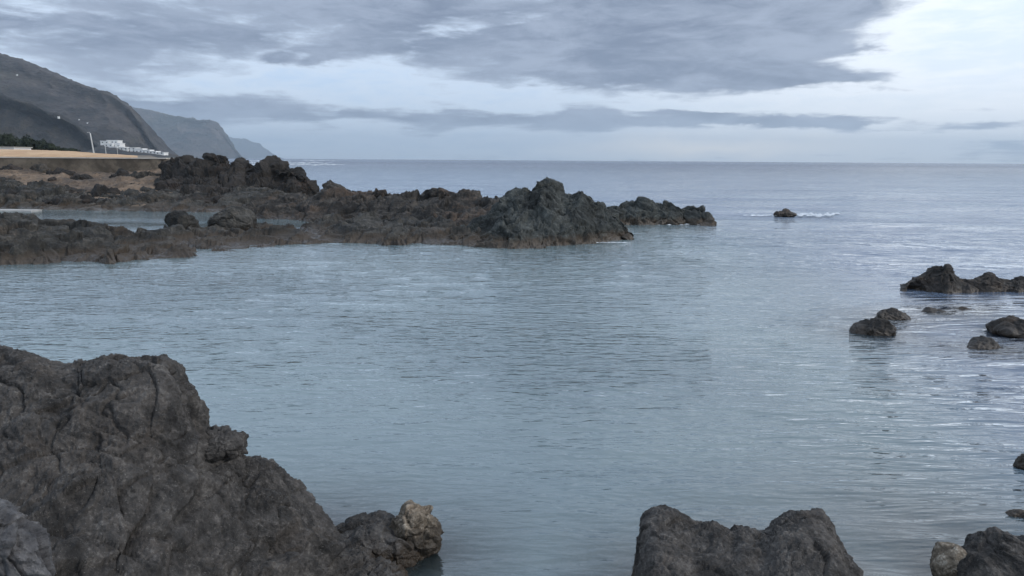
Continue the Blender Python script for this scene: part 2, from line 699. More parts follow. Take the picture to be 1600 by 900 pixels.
M_ridge = rock_mat('basalt_ridge', (0.010, 0.010, 0.009), (0.046, 0.043, 0.037), (0.14, 0.13, 0.115), (0.072, 0.050, 0.033),
                   1.0, warm_amt=0.5, pale_amt=0.5, bump_d=0.06, tide=0.55, weed=(0.046, 0.034, 0.024))
M_peak = rock_mat('basalt_peak', (0.012, 0.014, 0.013), (0.045, 0.050, 0.047), (0.125, 0.132, 0.122), (0.060, 0.058, 0.045),
                  1.2, warm_amt=0.35, pale_amt=0.5, bump_d=0.06, tide=0.55, weed=(0.058, 0.043, 0.030))
M_black = rock_mat('basalt_black', (0.008, 0.007, 0.006), (0.026, 0.022, 0.019), (0.075, 0.066, 0.056), (0.045, 0.030, 0.022),
                   1.6, warm_amt=0.5, pale_amt=0.25, bump_d=0.09, tide=0.0)
M_skerry = rock_mat('basalt_skerry', (0.012, 0.011, 0.010), (0.040, 0.035, 0.031), (0.10, 0.088, 0.075), (0.075, 0.052, 0.036),
                    0.5, warm_amt=0.6, pale_amt=0.45, bump_d=0.025, tide=0.22, weed=(0.034, 0.025, 0.017))
M_shore = rock_mat('shore_earth', (0.05, 0.037, 0.027), (0.21, 0.145, 0.095), (0.30, 0.225, 0.155), (0.045, 0.036, 0.030),
                   2.2, warm_amt=0.75, pale_amt=0.5, bump_d=0.08, tide=0.7, weed=(0.03, 0.026, 0.02))
M_slope = rock_mat('headland_slope', (0.020, 0.018, 0.018), (0.070, 0.060, 0.056), (0.15, 0.125, 0.105), (0.060, 0.052, 0.034),
                   38, warm_amt=0.55, pale_amt=0.5, bump_d=4.0, tide=0, strata=(0.35, 0.45, 1.5))
M_slope2 = rock_mat('headland_far', (0.020, 0.018, 0.018), (0.085, 0.066, 0.056), (0.17, 0.12, 0.09), (0.050, 0.055, 0.035),
                    120, warm_amt=0.5, pale_amt=0.5, bump_d=8.0, tide=0, strata=(0.5, 0.5, 1.3))
M_hill = rock_mat('lava_hill', (0.014, 0.014, 0.015), (0.040, 0.037, 0.035), (0.09, 0.078, 0.066), (0.055, 0.042, 0.026),
                  26, warm_amt=0.6, pale_amt=0.4, bump_d=3.0, tide=0)
M_sand = plain_mat('sand_bank', (0.40, 0.255, 0.145), (0.50, 0.34, 0.205), 3.0, 0.9, 0.03)
M_ground = plain_mat('coast_ground', (0.10, 0.085, 0.068), (0.17, 0.145, 0.115), 8.0, 0.9, 0.05)
M_conc = plain_mat('sea_wall_concrete', (0.092, 0.076, 0.058), (0.175, 0.145, 0.112), 2.2, 0.9, 0.02, (0.05, 0.042, 0.034), 0.7)
M_cope = plain_mat('coping_concrete', (0.40, 0.37, 0.33), (0.50, 0.47, 0.43), 1.0, 0.85)
M_ledge = plain_mat('ledge_concrete', (0.30, 0.29, 0.275), (0.42, 0.41, 0.39), 1.5, 0.85, 0.02)
M_white = plain_mat('white_plaster', (0.72, 0.71, 0.69), (0.80, 0.79, 0.77), 5.0, 0.8)
M_window = plain_mat('window_dark', (0.03, 0.035, 0.04), (0.06, 0.065, 0.07), 2.0, 0.3)
M_metal = plain_mat('lamp_metal', (0.42, 0.42, 0.41), (0.52, 0.52, 0.50), 0.5, 0.5)
M_leaf = plain_mat('tree_leaf', (0.011, 0.017, 0.010), (0.027, 0.036, 0.019), 1.5, 0.8)
M_bark = plain_mat('tree_bark', (0.05, 0.04, 0.03), (0.08, 0.065, 0.05), 0.4, 0.9)
M_bed = plain_mat('seabed', (0.12, 0.085, 0.075), (0.25, 0.185, 0.160), 1.1, 0.9, 0.05, (0.05, 0.042, 0.036), 0.8)
def foam_mat():
    m, t, out = new_mat('sea_foam')
    pos, g = position()
    n1 = noise(mapping(pos, (0, 0, 0), (0, 0, 0.1), (0.5, 1.6, 1)), 2.2, 6, 0.65, 0.4)
    bs = t.nodes.new('ShaderNodeBsdfDiffuse')
    bs.inputs['Color'].default_value = (0.66, 0.70, 0.73, 1)
    tr = t.nodes.new('ShaderNodeBsdfTransparent')
    mx = t.nodes.new('ShaderNodeMixShader')
    t.links.new(smooth(n1, 0.36, 0.62).s, mx.inputs[0])
    t.links.new(tr.outputs[0], mx.inputs[1])
    t.links.new(bs.outputs[0], mx.inputs[2])
    t.links.new(mx.outputs[0], out.inputs[0])
    return m


M_foam = foam_mat()


# ------------------------------------------------------------------ sea
def sstep(x, a, b):
    t = np.clip((x - a) / (b - a), 0, 1)
    return t * t * (3 - 2 * t)


NEAR_FEET = [(500, 830, 0.3), (590, 880, 0.35), (655, 870, 0.2), (1020, 900, 0.1), (1180, 890, 0.4), (1320, 900, 0.15), (1520, 900, 0.4),
             (1372, 522, 0.3), (1398, 502, 0.3), (1550, 550, 0.3), (1600, 528, 0.4), (1470, 497, 0.3), (1510, 496, 0.3)]


def bed_depth(x, y):
    d = 2.3 + 0.5 * np.sin(x * 0.31 + 1) * np.cos(y * 0.27)
    d = d + 3.0 * sstep(y, 40, 80) + 2.0 * sstep(x - 0.2 * y, 4, 16)
    # a shelf of rock off the corner outcrop, and the foot of the shore
    sh = np.exp(-(((x - 4.7) / 2.7) ** 2 + ((y - 7.4) / 2.5) ** 2))
    sh2 = np.exp(-(((x - 9.5) / 2.6) ** 2 + ((y - 12.0) / 4.5) ** 2))
    d = d * (1 - 0.86 * sh) * (1 - 0.6 * sh2)
    # the bed climbs to the feet of the near rocks
    for (px, py, r0) in NEAR_FEET:
        q = G(px, py)
        d = np.minimum(d, 0.12 + 0.85 * np.maximum(np.hypot(x - q[0], y - q[1]) - r0, 0))
    return np.maximum(d, 0.12)


def axis(lo, hi, step, far_lo, far_hi, ratio=1.12):
    a = list(np.arange(lo, hi + 1e-6, step))
    s, v = step, a[-1]
    while v < far_hi:
        s *= ratio
        v += s
        a.append(min(v, far_hi))
    s, v = step, a[0]
    b = []
    while v > far_lo:
        s *= ratio
        v -= s
        b.append(max(v, far_lo))
    return np.array(b[::-1] + a)


FAR = 16000.0


def build_sea():
    xs = axis(-20, 22, 0.13, -FAR, FAR)
    ys = axis(2.0, 44, 0.125, -40.0, FAR)
    X, Y = np.meshgrid(xs, ys)
    sx = np.gradient(xs)[None, :]
    sy = np.gradient(ys)[:, None]
    step = np.maximum(sx, sy) + 0 * X
    r = np.random.default_rng(3)
    open_ = sstep(X - 0.10 * Y, 1.5, 11) * 0.6 + 0.4 * sstep(X - 0.35 * Y, 1, 6)
    seaward = np.maximum(sstep(X + 0.20 * Y, -3, 1), sstep(Y, 78, 95))
    open_ = np.maximum(open_, sstep(Y, 46, 62)) * seaward
    calm = 1 - 0.75 * sstep(Y, 38, 45) * (1 - seaward)
    right = sstep(X - 0.12 * Y, 0.3, 4.5)
    P3 = np.stack([X.ravel() * 0.09, Y.ravel() * 0.14, 0 * X.ravel()], 1)
    P3[np.abs(P3).max(1) > 200] = 0
    gust = (0.75 + 0.8 * fbm(P3, 3).reshape(X.shape)).clip(0.25, 1.7)
    Z = np.zeros_like(X)

    def train(n, lam0, lam1, ang0, spread, slope, mask):
        nonlocal Z
        for _ in range(n):
            lam = math.exp(r.uniform(math.log(lam0), math.log(lam1)))
            a = math.radians(ang0 + r.normal() * spread)
            k = 2 * math.pi / lam
            amp = slope / k * math.sqrt(2.0 / n)
            fade = np.clip(1.6 - step * 4.5 / lam, 0, 1)
            ph = (X * math.cos(a) + Y * math.sin(a)) * k + r.uniform(0, 6.28)
            w = np.sin(ph)
            w = w + 0.22 * np.cos(2 * ph)
            Z += w * amp * fade * mask
    train(40, 0.45, 1.6, 92, 20, 0.052, gust * calm * (1 - 0.5 * right))       # pool ripples
    train(40, 0.40, 1.3, 66, 12, 0.082, gust * right)                   # wavelets bending in round the outcrop
    train(14, 2.0, 7.0, 85, 15, 0.050, 0.25 + 0.75 * open_)             # low swell
    train(10, 9.0, 30.0, 80, 12, 0.035, open_)
    dep = bed_depth(X, Y)
    v = np.stack([X, Y, Z], -1).reshape(-1, 3)
    m, t, out = new_mat('sea_water')
    pos, g = position()

    def attr(nm):
        a = t.nodes.new('ShaderNodeAttribute')
        a.attribute_name = nm
        return V(a.outputs['Fac'])
    a_open, a_dep, a_right = attr('open_water'), attr('depth'), attr('lee')
    a_calm = attr('calm')

    def rip(lam, ang, str_, detail, seed):
        mp = mapping(pos, (seed, seed * 1.7, 0), (0, 0, math.radians(ang)), (1 / (lam * str_), 1 / lam, 1 / lam))
        return noise(mp, 1.0, detail, 0.5, 0.25)
    gustn = smooth(noise(mapping(pos, (3, 3, 0), (0, 0, 0.2), (0.05, 0.11, 0.1)), 1.0, 3, 0.5), 0.30, 0.70, 0.45, 1.35)
    h = (rip(0.42, 6, 3.0, 2, 6) - 0.5) * 0.055 + (rip(0.17, 3, 3.2, 2, 1) - 0.5) * 0.060 + (rip(0.085, -9, 2.8, 1, 5) - 0.5) * 0.016
    hr = (rip(0.36, -18, 5.5, 2, 7) - 0.5) * 0.075 + (rip(0.17, -21, 6.0, 2, 9) - 0.5) * 0.078 + (rip(0.07, -26, 4.0, 1, 2) - 0.5) * 0.012
    ho = (rip(1.7, 5, 3.0, 3, 3) - 0.5) * 0.42 + (rip(7.0, -4, 3.0, 3, 8) - 0.5) * 1.3 + (rip(0.55, -8, 3.0, 3, 4) - 0.5) * 0.10
    hh = (h * (0.85 - a_right * 0.6) + hr * a_right * 0.95) * gustn * a_calm + ho * a_open
    nb = bump(hh, 1.0)
    fr = t.nodes.new('ShaderNodeFresnel')
    fr.inputs['IOR'].default_value = 1.75
    t.links.new(nb, fr.inputs['Normal'])
    gl = t.nodes.new('ShaderNodeBsdfGlossy')
    gl.inputs['Roughness'].default_value = 0.05
    gl.inputs['Color'].default_value = (1, 1, 1, 1)
    t.links.new(nb, gl.inputs['Normal'])
    tr = t.nodes.new('ShaderNodeBsdfTransparent')
    tr.inputs['Color'].default_value = (0.78, 0.90, 0.90, 1)
    df = t.nodes.new('ShaderNodeBsdfDiffuse')
    nl = noise(mapping(pos, (4, 0, 0), (0, 0, 0), (0.13, 0.16, 0.1)), 1.0, 4, 0.55, 0.4)
    sy_ = t.nodes.new('ShaderNodeSeparateXYZ')
    t.links.new(pos, sy_.inputs[0])
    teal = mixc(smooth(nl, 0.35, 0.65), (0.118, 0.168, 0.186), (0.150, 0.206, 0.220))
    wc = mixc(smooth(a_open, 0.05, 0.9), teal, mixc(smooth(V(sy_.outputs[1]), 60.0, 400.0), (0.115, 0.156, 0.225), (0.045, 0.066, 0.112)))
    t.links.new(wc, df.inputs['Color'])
    t.links.new(nb, df.inputs['Normal'])
    op = 1.0 - V.m('EXPONENT', a_dep * -0.95)
    mx = t.nodes.new('ShaderNodeMixShader')
    t.links.new(op.s, mx.inputs[0])
    t.links.new(tr.outputs[0], mx.inputs[1])
    t.links.new(df.outputs[0], mx.inputs[2])
    m2 = t.nodes.new('ShaderNodeMixShader')
    sp = t.nodes.new('ShaderNodeSeparateXYZ')
    t.links.new(pos, sp.inputs[0])
    # slope-averaged reflectance of the rough open sea, too fine to resolve far out
    far = smooth(V(sp.outputs[1]), 60.0, 900.0)
    t.links.new((V(fr.outputs[0]) * (1.0 - far * 0.48)).s, m2.inputs[0])
    t.links.new((far * 0.22 + 0.05).s, gl.inputs['Roughness'])
    t.links.new(mx.outputs[0], m2.inputs[1])
    t.links.new(gl.outputs[0], m2.inputs[2])
    t.links.new(m2.outputs[0], out.inputs[0])
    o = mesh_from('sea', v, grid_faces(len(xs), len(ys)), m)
    for nm, arr in (('open_water', open_), ('depth', dep), ('lee', right), ('calm', calm)):
        a = o.data.attributes.new(nm, 'FLOAT', 'POINT')
        a.data.foreach_set('value', arr.astype(np.float32).ravel())
    tag(o, kind='structure')
    # the bed below it
    xb = axis(-24, 26, 0.5, -FAR, FAR, 1.4)
    yb = axis(0, 60, 0.5, -40, FAR, 1.4)
    XB, YB = np.meshgrid(xb, yb)
    n = np.clip(fbm(np.stack([XB.ravel() * .5 % 200, YB.ravel() * .5 % 200, 0 * XB.ravel()], 1), 4), -.6, .6).reshape(XB.shape)
    ZB = -bed_depth(XB, YB) * (1 + 0.25 * n)
    b = mesh_from('seabed', np.stack([XB, YB, ZB], -1).reshape(-1, 3), grid_faces(len(xb), len(yb)), M_bed)
    tag(b, kind='structure')


build_sea()

# ------------------------------------------------------------------ headlands and coast
def land(name, rows, mat, nu, nv, L, amp, seed, stretch=(1, 1, 1), smoothk=2):
    lo = max(r[0][0] for r in rows)
    hi = min(r[-1][0] for r in rows)
    g = catmull(np.array([resample(r, nu, lo, hi) for r in rows]), nv)
    for _ in range(smoothk):
        g[:, 1:-1] = (g[:, :-2] + 2 * g[:, 1:-1] + g[:, 2:]) / 4
    nrm = grid_normals(g).reshape(-1, 3)
    p = g.reshape(-1, 3)
    q = p * np.array(stretch) / L + seed
    d = (0.9 * ridged(q, 6, 0.58) + 0.3 * fbm(q * 0.5, 3)) * amp
    d *= np.clip(p[:, 2] / (amp * 4), 0.05, 1)
    o = mesh_from(name, p + nrm * d[:, None], grid_faces(nu, nv), mat)
    tag(o, kind='structure')
    return o


def headland(name, prof, D, run, mat, L, amp, seed, nu=420, nv=140, base_py=None, fall=0.0):
    """prof: skyline pixels; the slope runs from the skyline at D down to the sea D - run*height"""
    crest, mids, base, back = [], [[], [], []], [], []
    for (px, py) in prof:
        d = D + fall * (px - prof[0][0])
        c = P(px, py, d)
        h = max(c[2], 1.0)
        crest.append((px, *c))
        for k, (f, hh) in enumerate(((0.20, 0.82), (0.50, 0.50), (0.78, 0.20))):
            mids[k].append((px, c[0] + 0.10 * run * h * f, c[1] - run * h * f, h * hh))
        base.append((px, c[0] + 0.10 * run * h, c[1] - run * h, -3.0))
        back.append((px, c[0] - 60, c[1] + 300, max(c[2] - 80, -3)))
    return land(name, [base, mids[2], mids[1], mids[0], crest, back], mat, nu, nv, L, amp, seed)


headland('headland_far', [(340, 214), (357, 216), (372, 217), (385, 219), (395, 222), (405, 226), (413, 231), (420, 236), (427, 241), (434, 245), (445, 248)],
         13000, 1.2, M_slope2, 500, 30, 4.0, 220, 70)
headland('headland_middle', [(140, 155), (190, 164), (215, 168), (250, 175), (280, 180), (297, 185), (310, 187), (325, 189), (335, 191), (342, 197),
                             (350, 208), (357, 219), (364, 230), (370, 238), (376, 244), (384, 248)],
         5500, 1.1, M_slope2, 200, 22, 2.0, 320, 100)
headland('headland', [(-330, 62), (-150, 66), (-60, 72), (0, 84), (40, 97), (80, 113), (120, 129), (150, 140), (172, 146), (185, 152), (200, 164),
                      (213, 178), (224, 194), (234, 211), (243, 226), (252, 236), (264, 241), (280, 246)],
         1650, 1.25, M_slope, 45, 5, 9.0, 400, 140)
headland('lava_hill', [(-330, 95), (-150, 128), (-60, 142), (0, 152), (30, 160), (60, 168), (90, 181), (112, 191), (130, 200), (142, 212),
                       (152, 222), (165, 231), (185, 239), (215, 246)],
         1080, 1.1, M_hill, 40, 6, 5.0, 320, 90)

# coastal flat behind the sea wall
def flat_z(d):
    return np.interp(d, [70, 90, 200, 450, 900, 1500], [3.7, 3.9, 4.55, 4.9, 5.2, 5.5])


gx, gy, gz = [], [], []
for d in np.geomspace(77.5, 1500, 60):
    xr = -0.462 * d + 2.0
    u = np.linspace(0, 1, 60)
    gx.append(xr - (1 - u) * 1.1 * d)
    gy.append(np.full(60, d))
    gz.append(np.full(60, flat_z(d)))
gnd = np.stack([np.array(gx), np.array(gy), np.array(gz)], -1)
gnd[:, -1, 2] = -1.5
o = mesh_from('ground', gnd.reshape(-1, 3), grid_faces(60, 60), M_ground)
tag(o, kind='structure')

# village terrace under the white houses
def terr(px):
    return np.interp(px, [120, 140, 157, 180, 200, 225, 250, 275, 285], [243, 238, 229, 231, 236, 238, 240.5, 244, 247])


pxs = np.linspace(120, 285, 34)
rows = [[(p, *(P(p, 246, 850) * [1, 1, 0] + [0, 0, 3.0])) for p in pxs],
        [(p, *P(p, min(246, terr(p) + 3), 890)) for p in pxs],
        [(p, *P(p, terr(p), 930)) for p in pxs],
        [(p, *P(p, terr(p) - 1.5, 990)) for p in pxs],
        [(p, *(P(p, 246, 1060) * [1, 1, 0])) for p in pxs]]
land('terrace', rows, M_hill, 120, 40, 25, 0.8, 3.0)

# sand bank behind the wall
pxs = np.linspace(-260, 215, 50)
crest_py = lambda p: np.interp(p, [-260, 0, 60, 110, 150, 190, 215], [231.5, 233.5, 234.8, 236.5, 239.5, 242.5, 245.0])
rows = [[(p, *(P(p, 244, 80) * [1, 1, 0] + [0, 0, 3.6])) for p in pxs],
        [(p, *P(p, 0.65 * crest_py(p) + 0.35 * 243.0, 86)) for p in pxs],
        [(p, *P(p, crest_py(p), 96)) for p in pxs],
        [(p, *P(p, crest_py(p) + 1.5, 106)) for p in pxs],
        [(p, *(P(p, 244, 116) * [1, 1, 0] + [0, 0, 3.4])) for p in pxs]]
o = land('sand_bank', rows, M_sand, 220, 50, 4.0, 0.05, 1.0)

# sea wall
wall = empty('sea_wall', P(90, 268, 76.0))
wl = wall.location.copy()
tag(wall, 'long weathered concrete sea wall with a pale coping above the tan shore', 'wall')
pl = [P(-190, 244, 75.0), P(0, 244, 76.0), P(140, 244, 77.0), P(262, 246, 78.0), (-0.452 * 95 + 1.2, 95, 0), (-0.452 * 150 + 1.0, 150, 0), (-0.455 * 320, 320, 0)]
pl = [Vector((p[0], p[1], 0)) for p in pl]


def sweep(path, off0, off1, z0, z1, dz=None):
    v, f = [], []
    for i, p in enumerate(path):
        d = (path[min(i + 1, len(path) - 1)] - path[max(i - 1, 0)]).normalized()
        n = Vector((d.y, -d.x, 0))
        zt = 0 if dz is None else dz[i]
        for (o_, z) in ((off0, z0), (off1, z0), (off1, z1 + zt), (off0, z1 + zt)):
            q = p + n * o_
            v.append((q.x - wl.x, q.y - wl.y, z - wl.z))
    for i in range(len(path) - 1):
        for k in range(4):
            f.append((i * 4 + k, i * 4 + (k + 1) % 4, i * 4 + 4 + (k + 1) % 4, i * 4 + 4 + k))
    f.append((0, 3, 2, 1))
    e = (len(path) - 1) * 4
    f.append((e, e + 1, e + 2, e + 3))
    return v, f


fine = []
for a, b in zip(pl[:-1], pl[1:]):
    for k in range(8):
        fine.append(a.lerp(b, k / 8))
fine.append(pl[-1])
v, f = sweep(fine, 0.0, 0.45, 0.3, 3.87)
mesh_from('wall_body', v, f, M_conc, False, wall)
for i in range(0, len(fine) - 4, 4):                       # coping cast in lengths
    seg = fine[i:i + 5]
    seg = [seg[0].lerp(seg[1], 0.01)] + seg[1:-1] + [seg[-1].lerp(seg[-2], 0.01)]
    v, f = sweep(seg, -0.06, 0.52, 3.873, 3.985)
    mesh_from('coping_slab', v, f, M_cope, False, wall)

# ------------------------------------------------------------------ rocky shore below the wall
pxs = np.linspace(-260, 440, 90)
front = lambda p: np.interp(p, [-260, 0, 60, 120, 200, 260, 330, 380, 440], [327, 327, 327, 328, 330, 331, 330, 329, 330])
top = lambda p: np.interp(p, [-260, 0, 60, 130, 200, 262, 320, 400, 440], [262, 262, 266, 270, 268, 268, 272, 300, 318])
rows = []
Bs = [G(p, front(p)) for p in pxs]
Ts = [P(p, top(p), 76.3) for p in pxs]
rr = []
for fz, hz in ((-0.06, -0.5), (0.0, -0.02), (0.18, 0.22), (0.45, 0.50), (0.75, 0.82), (1.0, 1.0), (1.12, 0.9)):
    row = []
    for p, b, t_ in zip(pxs, Bs, Ts):
        q = b + (t_ - b) * fz
        q[2] = (t_[2] * hz) if hz > 0 else hz
        row.append((p, *q))
    rr.append(row)
g = catmull(np.array([resample(r, 380, -260, 440) for r in rr]), 100)
o = displaced('shore', g, M_shore, 2.6, 0.42, 21.0)
tag(o, kind='structure')

# pale ledge at the end of the inner pool
led = G(20, 329)
lb = Boxes()
a0, a1 = G(-120, 329.5), G(70, 328.5)
lb.box(a0[0], a1[0], a0[1] - 0.1, a0[1] + 1.2, -0.5, 0.09)
o = lb.build('pool_ledge', M_ledge)
tag(o, 'low pale concrete ledge at the edge of the tidal pool', 'ledge')

o = ridge('shore_ledge', [(-260, 286, 66), (-120, 290, 66), (0, 292, 66), (30, 290, 66), (60, 288, 66), (85, 292, 66), (110, 299, 66), (140, 303, 66), (170, 308, 66), (200, 306, 66), (230, 304, 66), (262, 308, 66), (300, 314, 66), (330, 322, 66)],
          [(-260, 327), (0, 326), (100, 327), (200, 329), (330, 330)], M_ridge, 2.0, 0.75, 55.0, thick=4, nu=380, nv=90, shape=((0.2, 0.35), (0.6, 0.75)))
tag(o, 'dark grey broken lava ledge along the foot of the tan shore', 'rock')
rs = random.Random(11)
# dark rocks strewn over the shore
spots = [(12, 296, 58, 12), (58, 300, 62, 14), (110, 306, 62, 14), (165, 306, 52, 12), (205, 312, 60, 14), (35, 312, 70, 12), (95, 318, 60, 10),
         (150, 318, 55, 9), (250, 316, 70, 14), (300, 318, 66, 13), (345, 320, 60, 12), (20, 268, 40, 7), (60, 270, 46, 9), (100, 276, 44, 9),
         (128, 282, 36, 9), (185, 280, 36, 9), (225, 282, 46, 11), (200, 295, 40, 9), (150, 286, 30, 7), (265, 292, 50, 12), (240, 300, 40, 8),
         (75, 288, 32, 7), (5, 284, 36, 8), (390, 322, 40, 8)]
for i, (px, py, w_, h_) in enumerate(spots):
    # depth on the slope of the shore
    fr_ = (front(px) - py) / (front(px) - top(px))
    d = G(px, front(px))[1] * (1 - fr_) + 76.3 * fr_
    c = P(px, py, d - 0.3)
    s_ = d / FPX
    o = boulder('shore_rock', c + np.array([0, 0, -0.1]), (w_ * s_ * 0.5, w_ * s_ * 0.36, h_ * s_ * 1.15), M_black if i % 4 else M_ridge, 1.1, 0.34, 3.1 * i,
                rz=rs.uniform(-0.3, 0.3), sub=5)
    if i % 4:
        tag(o, 'blackish lava rock close under the sea wall on the tan shore' if py < 290 else 'blackish lava rock lower down the tan shore near the tidal pool',
            'rock', 'blackish rocks under the sea wall' if py < 290 else 'blackish rocks near the tidal pool')
    else:
        tag(o, 'brown-grey lava rock close under the sea wall on the tan shore' if py < 290 else 'brown-grey lava rock lower down the tan shore near the tidal pool',
            'rock', 'brown-grey rocks under the sea wall' if py < 290 else 'brown-grey rocks near the tidal pool')

# ------------------------------------------------------------------ black outcrop at the end of the wall
o = ridge('lava_outcrop',
          [(252, 262, 74), (268, 250, 73), (285, 247, 72), (300, 250, 71), (318, 247, 71), (330, 248, 71), (345, 250, 71), (358, 248, 71), (372, 254, 70),
           (384, 264, 70), (397, 263, 69), (410, 257, 69), (425, 253, 69), (436, 258, 69), (446, 266, 68), (460, 265, 68), (472, 272, 68), (483, 288, 68), (496, 304, 68)],
          [(252, 326), (300, 327), (350, 326), (400, 324), (450, 322), (496, 320)], M_black, 2.0, 0.95, 5.0, thick=5, nu=300, nv=140,
          shape=((0.25, 0.30), (0.6, 0.55), (0.85, 0.88)))
tag(o, 'jagged blackish lava outcrop standing at the end of the sea wall', 'rock')
for (px, py, w_, h_, lab) in ((334, 246, 26, 13, 'round black knob on top of the jagged lava outcrop, the wider of two'),
                              (350, 248, 14, 10, 'narrow black knob on top of the jagged lava outcrop'),
                              (428, 268, 52, 34, 'big rounded black block at the seaward end of the jagged lava outcrop'),
                              (462, 282, 44, 36, 'humped black block sloping to the sea beyond the jagged lava outcrop')):
    d = 70.0
    s_ = d / FPX
    o = boulder('lava_block', P(px, py, d), (w_ * s_ * .5, w_ * s_ * .5, h_ * s_ * .5), M_black, 1.2, 0.35, px * 0.1, sub=5)
    tag(o, lab, 'rock')

o = ridge('rock_shelf', [(215, 312, 66), (240, 300, 66), (262, 294, 66), (290, 292, 66), (315, 298, 65), (335, 305, 65), (360, 298, 65), (390, 290, 65), (420, 292, 64), (445, 300, 63), (470, 305, 63), (500, 308, 62), (540, 312, 60)],
          [(215, 331), (300, 332), (380, 330), (460, 328), (540, 326)], M_ridge, 2.0, 0.45, 15.0, thick=4, nu=340, nv=110)
tag(o, 'low grey-brown rock shelf under the jagged blackish outcrop by the tidal pool', 'rock')

# ------------------------------------------------------------------ brown reef behind the pool
o = ridge('brown_reef', [(372, 336, 55), (392, 322, 55), (420, 313, 55), (450, 311, 55), (480, 308, 55), (510, 307, 54), (545, 308, 54), (575, 307, 53), (610, 309, 53),
                         (650, 309, 52), (680, 302, 51), (700, 303, 51), (730, 306, 50), (765, 311, 50), (800, 312, 49), (850, 322, 49)],
          [(372, 341), (420, 343), (480, 346), (540, 350), (620, 356), (700, 360), (780, 362), (850, 362)], M_reef, 2.1, 0.72, 2.0, thick=4, nu=460, nv=120,
          shape=((0.25, 0.35), (0.6, 0.70)))
tag(o, 'long brown craggy lava reef stretching behind the tidal pool towards the grey-green peak', 'rock')
for (px, py, w_, h_, d, lab) in ((524, 299, 44, 24, 58, 'dark domed rock standing up behind the brown reef near the black blocks'),
                                 (595, 306, 30, 14, 53, 'small dark cap of rock on the crest of the brown reef'),
                                 (688, 305, 34, 14, 51, 'pointed brown knob on the crest of the reef, paler than its neighbours'),
                                 (726, 309, 34, 13, 50, 'low dark knob on the reef crest next to the grey-green peak')):
    s_ = d / FPX
    o = boulder('reef_knob', P(px, py, d), (w_ * s_ * .5, w_ * s_ * .45, h_ * s_ * .55), M_reef, 0.8, 0.28, px * 0.13, sub=5)
    tag(o, lab, 'rock')

# ------------------------------------------------------------------ ridge enclosing the pool
o = ridge('pool_ridge', [(-140, 337, 33), (-60, 335, 33), (0, 339, 33), (40, 343, 33), (70, 347, 33), (100, 349, 34), (140, 352, 34), (175, 359, 34), (205, 363, 35),
                         (235, 364, 36), (265, 358, 37), (290, 360, 38), (320, 362, 38.5), (345, 361, 39), (375, 358, 40), (405, 359, 40.5), (435, 356, 41),
                         (470, 361, 42), (500, 355, 43), (525, 353, 43), (560, 359, 43)],
          [(-140, 416), (-60, 415), (0, 413), (100, 411), (200, 410), (260, 404), (310, 399), (350, 396), (390, 391), (430, 387), (470, 383), (510, 379), (560, 379)],
          M_ridge, 1.9, 0.56, 8.0, thick=3.2, nu=580, nv=140, shape=((0.22, 0.40), (0.58, 0.76)))
tag(o, 'long low dark lava ridge enclosing the bay, sloping down to the water', 'rock')
for (px, py, w_, h_, d, lab) in ((287, 349, 48, 32, 39.2, 'smooth rounded boulder on the pool ridge, the smaller of two'),
                                 (367, 346, 70, 42, 40.6, 'large rounded boulder on the pool ridge beside the tidal pool'),
                                 (352, 378, 40, 34, 39.0, 'blocky grey rock leaning against the pool ridge under the large rounded boulder'),
                                 (405, 360, 40, 18, 41.0, 'low flat-topped rock next to the large rounded boulder')):
    s_ = d / FPX
    o = boulder('boulder', P(px, py, d), (w_ * s_ * .5, w_ * s_ * .45, h_ * s_ * .56), M_ridge, 0.9, 0.12, px * 0.17, sub=6, boxy=0.1)
    tag(o, lab, 'boulder')

o = ridge('front_shelf', [(470, 366, 42.5), (500, 354, 42.5), (530, 345, 43), (560, 340, 43), (600, 341, 43), (630, 346, 42.5), (660, 348, 42), (700, 352, 41.5), (740, 352, 41), (790, 356, 40)],
          [(470, 384), (520, 379), (560, 381), (600, 384), (650, 383), (700, 384), (745, 383), (790, 388)], M_ridge, 2.0, 0.58, 33.0, thick=3.5, nu=320, nv=110,
          shape=((0.18, 0.42), (0.55, 0.78)))
tag(o, 'slabby grey-brown rock shelf at the water between the pool ridge and the grey-green peak', 'rock')

# ------------------------------------------------------------------ grey-green peak and its tail
o = ridge('peak_rock', [(700, 372, 38), (730, 352, 39.5), (752, 342, 40), (775, 328, 40.3), (792, 314, 40.5), (806, 300, 40.6), (820, 298, 40.6), (831, 303, 40.6), (840, 291, 40.6), (850, 284, 40.6),
                        (860, 282, 40.6), (870, 285, 40.6), (877, 296, 40.6), (886, 305, 40.6), (900, 303, 40.6), (912, 303, 40.6), (920, 313, 40.6), (935, 318, 40.6), (948, 325, 40.6),
                        (958, 332, 40.5), (967, 342, 40.3), (975, 354, 40), (982, 366, 39.6), (990, 380, 39.3)],
          [(700, 382), (740, 384), (775, 389), (810, 389), (850, 387), (900, 382), (940, 379), (990, 372)], M_peak, 1.35, 0.46, 41.0, thick=3.5, nu=420, nv=200,
          shape=((0.20, 0.32), (0.55, 0.66), (0.85, 0.90)), stretch=(1.15, 1.15, 0.75))
tag(o, 'steep grey-green rock peak, the tallest of the reef, rising from the bay', 'rock')
o = ridge('tail_reef', [(930, 336, 50), (950, 326, 50), (972, 324, 50), (984, 317, 50), (998, 313, 50), (1008, 315, 50), (1018, 321, 50), (1036, 321, 50), (1050, 325, 50), (1066, 326, 50),
                        (1082, 324, 50), (1096, 329, 50), (1106, 336, 49.5), (1118, 347, 49)],
          [(930, 354), (980, 352), (1040, 351), (1080, 349), (1118, 347)], M_peak, 1.2, 0.42, 51.0, thick=2.5, nu=300, nv=120, shape=((0.2, 0.5), (0.6, 0.85)))
